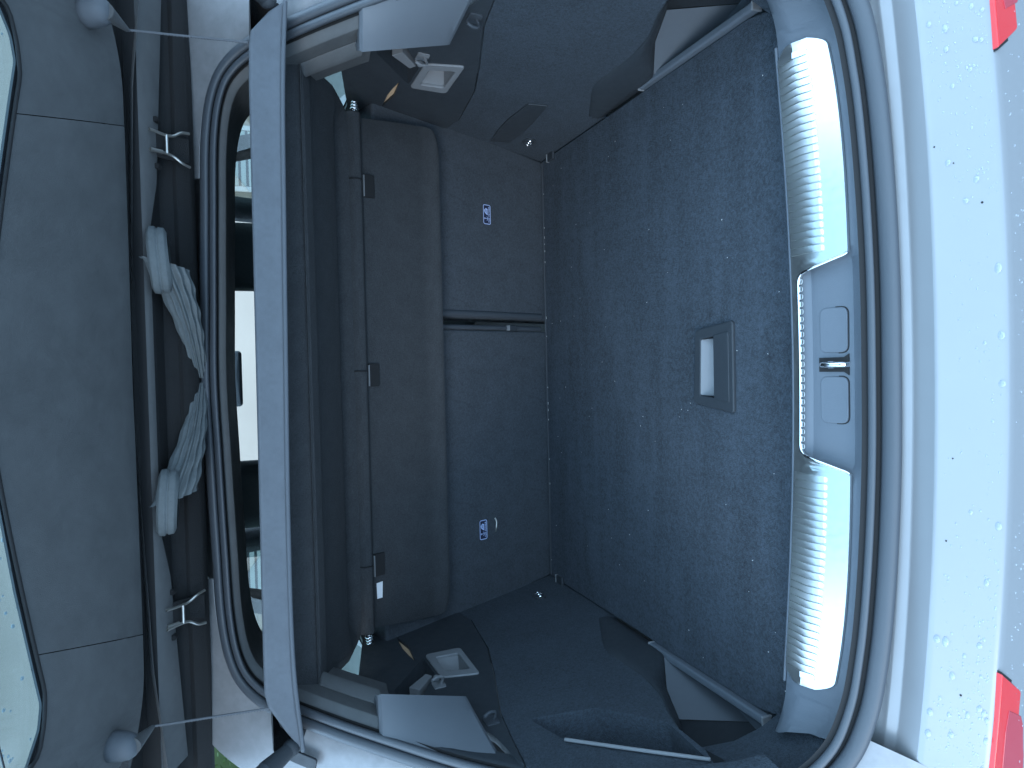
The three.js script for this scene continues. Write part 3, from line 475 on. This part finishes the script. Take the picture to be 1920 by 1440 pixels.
add('bonnet', grid([[V(-.75, .98, -3.3), V(0, 1.0, -3.5), V(.75, .98, -3.3)], [V(-.74, .92, -3.8), V(0, .95, -4.0), V(.74, .92, -3.8)], [V(-.70, .7, -4.2), V(0, .72, -4.4), V(.70, .7, -4.2)]]), M.paint, car);
add('dashboard', box(1.40, 0.16, 0.42, 0, 0.93, -3.18, 0.05), M.blackPlastic, car);
add('rearview_mirror', (() => { const g = new RoundedBoxGeometry(0.215, 0.062, 0.028, 4, 0.02); g.translate(-0.012, 1.405, -2.88); return g; })(), M.blackPlastic, car);

// ================================================================ REAR SEAT BACKRESTS
const SO = V(0, 0.700, -1.526), SVv = V(0, 0.283, 0.1075).normalize();          // leaning towards the boot
const SM = frame(SO, V(1, 0, 0), SVv);
function backrest(name, label, xa0, xa1, xb0, xb1, labelX, labelH, rolls) {
  const o = thing(name, label, 'seat back');
  add('carpet_back', plate([[xa0, -0.09], [xb0, -0.09], [xb1, 0.46], [xa1, 0.46]], 0.10, { r: [0.001, 0.001, 0.012, 0.012], bevel: 0.006, m: SM, seg: 5 }), M.seatCarpet, o);
  for (const [x, r, n] of rolls) add('edge_roll', tube([V(x, 0.010, n).applyMatrix4(SM), V(x, 0.2, n).applyMatrix4(SM), V(x - 0.002, 0.45, n).applyMatrix4(SM)], r, 20, 10), M.rubber, o);
  const c = document.createElement('canvas'); c.width = 320; c.height = 160; const g = c.getContext('2d');
  g.fillStyle = '#16203c'; g.fillRect(0, 0, 320, 160); g.strokeStyle = '#b9c6ea'; g.lineWidth = 12; g.beginPath(); g.roundRect(8, 8, 304, 144, 26); g.stroke();
  g.fillStyle = '#b9c6ea'; g.font = 'bold 44px sans-serif'; g.textAlign = 'center'; g.fillText('TOP TETHER', 160, 142, 286);
  g.lineWidth = 9; g.strokeStyle = '#b9c6ea'; g.beginPath(); g.arc(95, 34, 9, 0, 7); g.stroke(); g.beginPath(); g.moveTo(95, 44); g.lineTo(95, 92); g.moveTo(66, 74); g.quadraticCurveTo(72, 98, 95, 96); g.quadraticCurveTo(118, 98, 124, 74); g.stroke();
  g.beginPath(); g.moveTo(150, 92); g.quadraticCurveTo(178, 20, 232, 22); g.lineTo(262, 60); g.lineTo(248, 96); g.lineTo(150, 96); g.closePath(); g.fill();
  g.strokeStyle = '#16203c'; g.lineWidth = 5; g.beginPath(); for (const k of [0, 1, 2]) { g.moveTo(182 + k * 20, 88); g.quadraticCurveTo(196 + k * 18, 52, 216 + k * 14, 40); } g.stroke();
  const t = new THREE.CanvasTexture(c); t.colorSpace = THREE.SRGBColorSpace;
  const lg = new THREE.PlaneGeometry(0.044, 0.022); lg.translate(labelX, labelH, 0.0012); lg.applyMatrix4(SM);
  add('tether_label', lg, mat({ map: t, roughness: 0.7 }), o);
  return o;
}
backrest('rear_seat_backrest', 'narrower carpeted rear backrest on the right side of the boot, label near its middle', 0.118, 0.118, 0.489, 0.552, 0.350, 0.173, [[0.1275, 0.0085, -0.004]]);
{
  const o = backrest('rear_seat_backrest', 'wider carpeted rear backrest on the left side of the boot with a small cord loop', -0.489, -0.552, 0.092, 0.092, -0.351, 0.205, [[0.0985, 0.0055, -0.005]]);
  add('cord_loop', tube([V(-0.362, 0.168, 0.001), V(-0.352, 0.170, 0.004), V(-0.338, 0.168, 0.003), V(-0.330, 0.171, 0.001)].map(p => p.applyMatrix4(SM)), 0.0018, 14, 6), M.zinc, o);
  add('belt_clip', (() => { const g = new RoundedBoxGeometry(0.012, 0.024, 0.010, 2, 0.002); g.translate(0.0985, 0.105, 0.002); g.applyMatrix4(SM); return g; })(), M.blackPlastic, o);
  add('clip_edge', (() => { const g = new RoundedBoxGeometry(0.012, 0.002, 0.011, 1, 0.0008); g.translate(0.0985, 0.118, 0.0025); g.applyMatrix4(SM); return g; })(), M.greyPlastic, o);
}
// ================================================================ BOOT FLOOR BOARD
{
  const o = thing('boot_floor_board', 'dark blue-grey carpeted boot floor board with a recessed pull handle', 'floor board');
  const fz = x => zAt(F1, x) - 0.004;
  const pts = [[-0.496, -1.512], [0.496, -1.512], [0.496, -1.075], [0.4955, -0.80], [0.484, -0.74], [0.45, fz(0.45)]];
  for (let i = 1; i < 18; i++) { const x = lerp(0.45, -0.45, i / 18); pts.push([x, fz(x)]); }
  pts.push([-0.45, fz(0.45)], [-0.484, -0.74], [-0.4955, -0.80], [-0.496, -1.075]);
  const m = frame(V(0, 0.70, 0), V(1, 0, 0), V(0, 0, -1));     // (x, -z)
  const flip = l => l.map(([x, z]) => [x, -z]);
  const H = [[-0.0665, -0.8385], [0.0695, -0.8385], [0.0600, -0.9265], [-0.0545, -0.9335]];
  const ex = flip(pts).reverse();
  add('carpet', plate(ex, 0.024, { m, bevel: 0.003, holes: [flip(H)], hr: 0.007, seg: 4 }), M.floorCarpet, o);
  const hh = add('pull_handle', plate(flip(H.map(([x, z]) => [x * 1.02, -0.884 + (z + 0.884) * 1.03])).reverse().reverse(), 0.008, { r: 0.007, bevel: 0.0022, top: 0.0045, m, holes: [flip([[-0.046, -0.882], [0.049, -0.882], [0.0455, -0.9135], [-0.0425, -0.917]])], hr: 0.003, seg: 6 }), M.blackPlastic, o);
  // sloping far wall of the recess, floor and end walls
  const q = [V(-0.0425, 0.703, -0.917), V(0.0455, 0.703, -0.9135), V(0.046, 0.668, -0.873), V(-0.043, 0.668, -0.874)];
  add('handle_recess', crease(grid([[q[0].clone().add(V(-.002, .001, -.002)), q[0], q[3], V(-0.043, 0.668, -0.845)], [q[1].clone().add(V(.002, .001, -.002)), q[1], q[2], V(0.046, 0.668, -0.845)]]), 0.3), M.greyPlastic, hh);
  add('recess_wall', merge([grid([[q[0], q[3]], [q[0].clone().add(V(-.001, 0, .036)), V(-0.046, .668, -.845)]]), grid([[q[1], q[2]], [q[1].clone().add(V(.001, 0, .034)), V(0.049, .668, -.845)]])]), M.sillPlastic, hh);
  add('grip_lip', plate(flip([[-0.052, -0.846], [0.055, -0.846], [0.0505, -0.881], [-0.047, -0.881]]), 0.003, { r: 0.004, bevel: 0.001, top: 0.0058, m, seg: 5 }), M.blackPlastic, hh);
  const bits = []; for (let i = 0; i < 60; i++) { const g = new THREE.BoxGeometry(rr(0.0006, 0.002), 0.0005, rr(0.0005, 0.0012)); g.rotateY(rr(0, 3)); g.translate(rr(-0.47, 0.47), 0.7012, rr(-1.48, -0.72)); bits.push(g); }
  for (let i = 0; i < 70; i++) { const g = new THREE.BoxGeometry(rr(0.001, 0.006), 0.001, rr(0.0005, 0.001)); const x = rr(-0.48, 0.48); g.translate(x, 0.6975, -1.5185 + rr(-0.002, 0.002)); bits.push(g); }
  add('lint', merge(bits), M.lint, o).userData.kind = 'stuff';
  add('rear_edge_strip', box(0.99, 0.012, 0.004, 0, 0.694, -1.519, 0.001), M.rubber, o);
}
// ================================================================ PARCEL SHELF, held up by its cords
{
  const o = thing('parcel_shelf', 'black felt parcel shelf tilted up on two cords with its front flap hanging down', 'parcel shelf');
  const lipG = plate([[-0.523, 1.3185], [-0.46, 1.3255], [-0.40, 1.3285], [-0.2, 1.329], [0.2, 1.3225], [0.41, 1.318], [0.47, 1.316], [0.517, 1.312], [0.499, 1.334], [0.470, 1.3575], [0.45, 1.3605], [0.40, 1.362], [-0.38, 1.3675], [-0.43, 1.3675], [-0.450, 1.3635], [-0.49, 1.341]], 0.016, { r: 0, bevel: 0.0045, m: frame(V(0, 0, -1.0), V(1, 0, 0), V(0, 1, 0)), seg: 5 });
  add('front_lip', lipG, M.lipVinyl, o);
  add('lip_welt', tube([V(-0.52, 1.3190, -0.999), V(-0.40, 1.3285, -0.999), V(-0.2, 1.3295, -0.999), V(0, 1.3265, -0.999), V(0.2, 1.323, -0.999), V(0.41, 1.3185, -0.999), V(0.514, 1.3125, -0.999)], 0.0032, 60, 8), M.lipVinyl, o);
  // moulded underside
  const wAt = d => { const k = [[1.005, .515], [1.04, .53], [1.075, .512], [1.11, .497], [1.18, .502], [1.26, .512], [1.33, .498]]; for (let i = 1; i < k.length; i++) if (d <= k[i][0]) { const t = (d - k[i - 1][0]) / (k[i][0] - k[i - 1][0]); return lerp(k[i - 1][1], k[i][1], t); } return .498; };
  const base = d => 1.322 - 0.459 * (d - 1.01);
  const bump = d => {       // distance of the underside above the base line
    const st = (a, b) => { const t = Math.max(0, Math.min(1, (d - a) / (b - a))); return t * t * (3 - 2 * t); };
    return 0.012 + 0.056 * st(1.008, 1.018) - 0.066 * st(1.086, 1.101) + 0.013 * st(1.128, 1.138) - 0.004 * st(1.15, 1.25) + 0.026 * st(1.262, 1.274) - 0.038 * st(1.300, 1.311);
  };
  const ds = []; for (let i = 0; i <= 110; i++) ds.push(lerp(1.006, 1.312, i / 110));
  const under = ds.map(d => { const w = wAt(d), r = []; for (let j = 0; j <= 64; j++) { const e = j / 32 - 1, x = w * e, out = Math.max(0, (Math.abs(x) - (w - 0.075)) / 0.075), edge = out * out * (3 - 2 * out), mid = bump(d) * (1 - edge) + 0.004 * edge, seamDip = Math.abs(x) < 0.0025 ? 0.0008 : 0; r.push(V(x, Math.min(1.352, base(d) + mid) + seamDip + (Math.abs(e) > 0.999 ? 0.006 : 0), -d)); } return r; });
  add('underside', grid(under), M.felt, o);
  add('upper_side', grid(ds.filter((_, i) => i % 10 === 0).map(d => { const w = wAt(d); return [-1, -0.5, 0, 0.5, 1].map(e => V(w * e, Math.min(1.3575, base(d) + 0.074), -d)); })), M.felt, o);
  for (const s of [1, -1]) add('side_edge', grid(ds.filter((_, i) => i % 3 === 0).map(d => { const w = wAt(d); return [V(s * w, base(d) + 0.010, -d), V(s * (w + 0.002), Math.min(1.345, base(d) + 0.034), -d), V(s * w, Math.min(1.3575, base(d) + 0.074), -d)]; })), M.felt, o);
  // fold bar
  const bar = add('fold_bar', (() => { const rows = []; for (let i = 0; i <= 60; i++) { const x = lerp(-0.488, 0.488, i / 60); rows.push(Array.from({ length: 31 }, (_, j) => { const a = j / 30 * 2 * Math.PI; return V(x, 1.1745 + 0.0140 * Math.sin(a) + 0.0009 * Math.cos(5 * a), -1.316 + 0.0110 * Math.cos(a)); })); } return grid(rows); })(), M.felt, o);
  for (const x of [-0.36, 0.008, 0.365]) add('bar_joint', (() => { const g = new THREE.TorusGeometry(0.0128, 0.0014, 6, 20); g.rotateY(Math.PI / 2); g.translate(x, 1.1745, -1.316); return g; })(), M.black, bar);
  for (const s of [1, -1]) for (const k of [0, 1, 2]) add('bar_end', (() => { const g = new THREE.TorusGeometry(0.0062 - k * 0.0012, 0.0022, 8, 16); g.rotateY(Math.PI / 2); g.translate(s * (0.494 + k * 0.006), 1.172, -1.311); return g; })(), M.chrome, bar);
  // hanging flap
  const FM = frame(V(0, 1.168, -1.3235), V(1, 0, 0), V(0, 0.170, 0.068).normalize());
  const L = 0.1835, rowsF = []; const outline = v => v < 0.85 ? 0.4855 + 0.0185 * v : 0.5012 - 0.022 * (1 - Math.sqrt(Math.max(0, 1 - ((v - 0.85) / 0.15) ** 2)));
  const nf = v => (v > 0.80 ? 0.017 * ((v - 0.80) / 0.2) ** 1.5 : 0) + 0.0035 * Math.sin(v * 3.1) ;
  const flapPts = (side2) => { const rows = []; for (let i = 0; i <= 30; i++) { const v = i / 30, w = outline(v), r = []; for (let j = 0; j <= 40; j++) { const e = j / 20 - 1, ed = Math.max(0, (Math.abs(e) - 0.955) / 0.045); r.push(V(w * e, -L * v, side2 ? -0.012 : nf(v) - 0.0065 * ed * ed - (v > 0.97 ? 0.004 * ((v - 0.97) / 0.03) : 0)).applyMatrix4(FM)); } rows.push(r); } return rows; };
  const fr = flapPts(0), bk = flapPts(1);
  const flap = add('hanging_flap', merge([grid(fr), grid(bk), grid(fr.map((r, i) => [r[0], bk[i][0]])), grid(fr.map((r, i) => [r[40], bk[i][40]])), grid([fr[30], bk[30]])]), M.felt, o);
  for (const x of [0.358, 0.0, -0.364]) {
    add('clip', (() => { const g = plate([[-0.0215, -0.011], [0.0215, -0.011], [0.0215, 0.011], [-0.0215, 0.011]], 0.006, { r: 0.001, bevel: 0.0008, top: 0.006, m: FM.clone().multiply(new THREE.Matrix4().makeTranslation(x, -0.022, 0)) }); return g; })(), M.black, flap);
    add('clip_edge', (() => { const g = new THREE.BoxGeometry(0.040, 0.0016, 0.004); g.translate(x - 0.001, -0.0095, 0.0058); g.applyMatrix4(FM); return g; })(), M.greyPlastic, flap);
  }
  add('paper_tag', plate([[-0.0155, -0.006], [0.0155, -0.0075], [0.0145, 0.006], [-0.0155, 0.0055]], 0.001, { top: 0.0034, m: FM.clone().multiply(new THREE.Matrix4().makeTranslation(-0.414, -0.021, 0)) }), M.white, flap, 'small white tag');
  // cords from the lip up to the pegs on the tailgate
  for (const s of [1, -1]) {
    const a = V(s * 0.453, 1.362, -1.004), b = T(s * 0.449, 0.090, 0.026), c = T(s * 0.451, 0.112, 0.022), mid = a.clone().lerp(b, 0.5).add(V(0, -0.002, 0)), strands = [];
    for (const ph of [0, Math.PI]) { const pts = []; for (let i = 0; i <= 90; i++) { const t = i / 90, p = a.clone().lerp(b, t), k = t * 120 + ph; p.add(V(0.0009 * Math.cos(k), 0.0009 * Math.sin(k), 0)); pts.push(p); } strands.push(tube(pts, 0.0012, 220, 5)); }
    const cd = add('lift_cord', merge(strands), M.cord, o);
    add('cord_ferrule', cyl(b, c, 0.0024, 0.0045, 14), M.blackPlastic, cd);
  }
}

// ================================================================ STREET BEYOND THE WINDSCREEN
{
  const ground = new THREE.Mesh(new THREE.PlaneGeometry(300, 300), M.asphalt); ground.geometry.attributes.uv.array.forEach((v, i, a) => { a[i] = v * 300; });
  ground.rotation.x = -Math.PI / 2; ground.name = 'ground'; ground.userData.kind = 'structure'; ground.receiveShadow = true; scene.add(ground);
  const house = (label, w, d, h, x, z, turn, m, wins) => {
    const o = thing('house', label, 'house'); o.position.set(x, 0, z); o.rotation.y = turn;
    add('wall', box(w, h, d, 0, h / 2, -d / 2, 0.02), m, o);
    add('roof', (() => { const g = new THREE.ExtrudeGeometry(shapeOf([[-d / 2 - 0.3, 0], [d / 2 + 0.3, 0], [0, d * 0.32]]), { depth: w + 0.5, bevelEnabled: false }); g.rotateY(Math.PI / 2); g.translate(-w / 2 - 0.25, h, -d / 2); return g; })(), M.renderTan, o);
    for (const [wx, wy, ww, wh, sh] of wins) {
      const f = add('window', plate([[-ww / 2, -wh / 2], [ww / 2, -wh / 2], [ww / 2, wh / 2], [-ww / 2, wh / 2]], 0.08, { holes: [[[-ww / 2 + .07, -wh / 2 + .07], [ww / 2 - .07, -wh / 2 + .07], [ww / 2 - .07, wh / 2 - .07], [-ww / 2 + .07, wh / 2 - .07]]], m: frame(V(wx, wy, 0.06), V(1, 0, 0), V(0, 1, 0)) }), M.white, o);
      add('pane', box(ww - .1, wh - .1, 0.02, wx, wy, 0.01, 0.002), M.pane, f);
      if (sh) { const sl = []; for (let i = 0; i < Math.floor(wh / 0.11); i++) sl.push(box(ww - 0.16, 0.07, 0.025, wx, wy - wh / 2 + 0.1 + i * 0.11, 0.04, 0.004)); add('shutter', merge(sl), M.shutter, f); }
    }
    return o;
  };
  house('pale pinkish rendered house seen through the windscreen beyond the front seats', 11.4, 6, 5.2, 0, -11.5, 0, M.render, [[-3.1, 1.45, 1.0, 1.2, 1], [-4.6, 1.5, 1.1, 1.3, 1], [3.3, 1.5, 1.0, 1.2, 1], [4.9, 1.45, 1.2, 1.3, 1]]);
  house('tan rendered house standing to the right of the car', 24, 7, 5.4, 12, -4, -Math.PI / 2, M.renderTan, [[-8, 1.6, 1.2, 1.4, 1], [-3, 1.6, 1.2, 1.4, 0], [3, 1.6, 1.2, 1.4, 1], [8, 1.6, 1.2, 1.4, 0]]);
  house('pale grey rendered house standing to the left of the car beyond the hedge', 20, 7, 4.6, -15, -6, Math.PI / 2, M.renderGrey, [[-6, 1.6, 1.2, 1.4, 1], [0, 1.6, 1.2, 1.4, 0], [6, 1.6, 1.2, 1.4, 1]]);
  const hedge = thing('hedge', 'tall green leafy hedge far ahead to the left of the car', 'hedge');
  const lv = []; for (let i = 0; i < 14000; i++) { const g = new THREE.PlaneGeometry(0.07, 0.05); g.rotateX(rr(0, 3)); g.rotateY(rr(0, 6)); g.translate(rr(-8.2, -7.4), rr(0.1, 2.45), rr(-26, 0)); lv.push(g); }
  add('foliage', merge(lv), M.leaf, hedge); add('stems', box(0.5, 2.15, 25.6, -7.8, 1.09, -13, 0.1), M.leaf, hedge);
}
renderer.render(scene, camera);
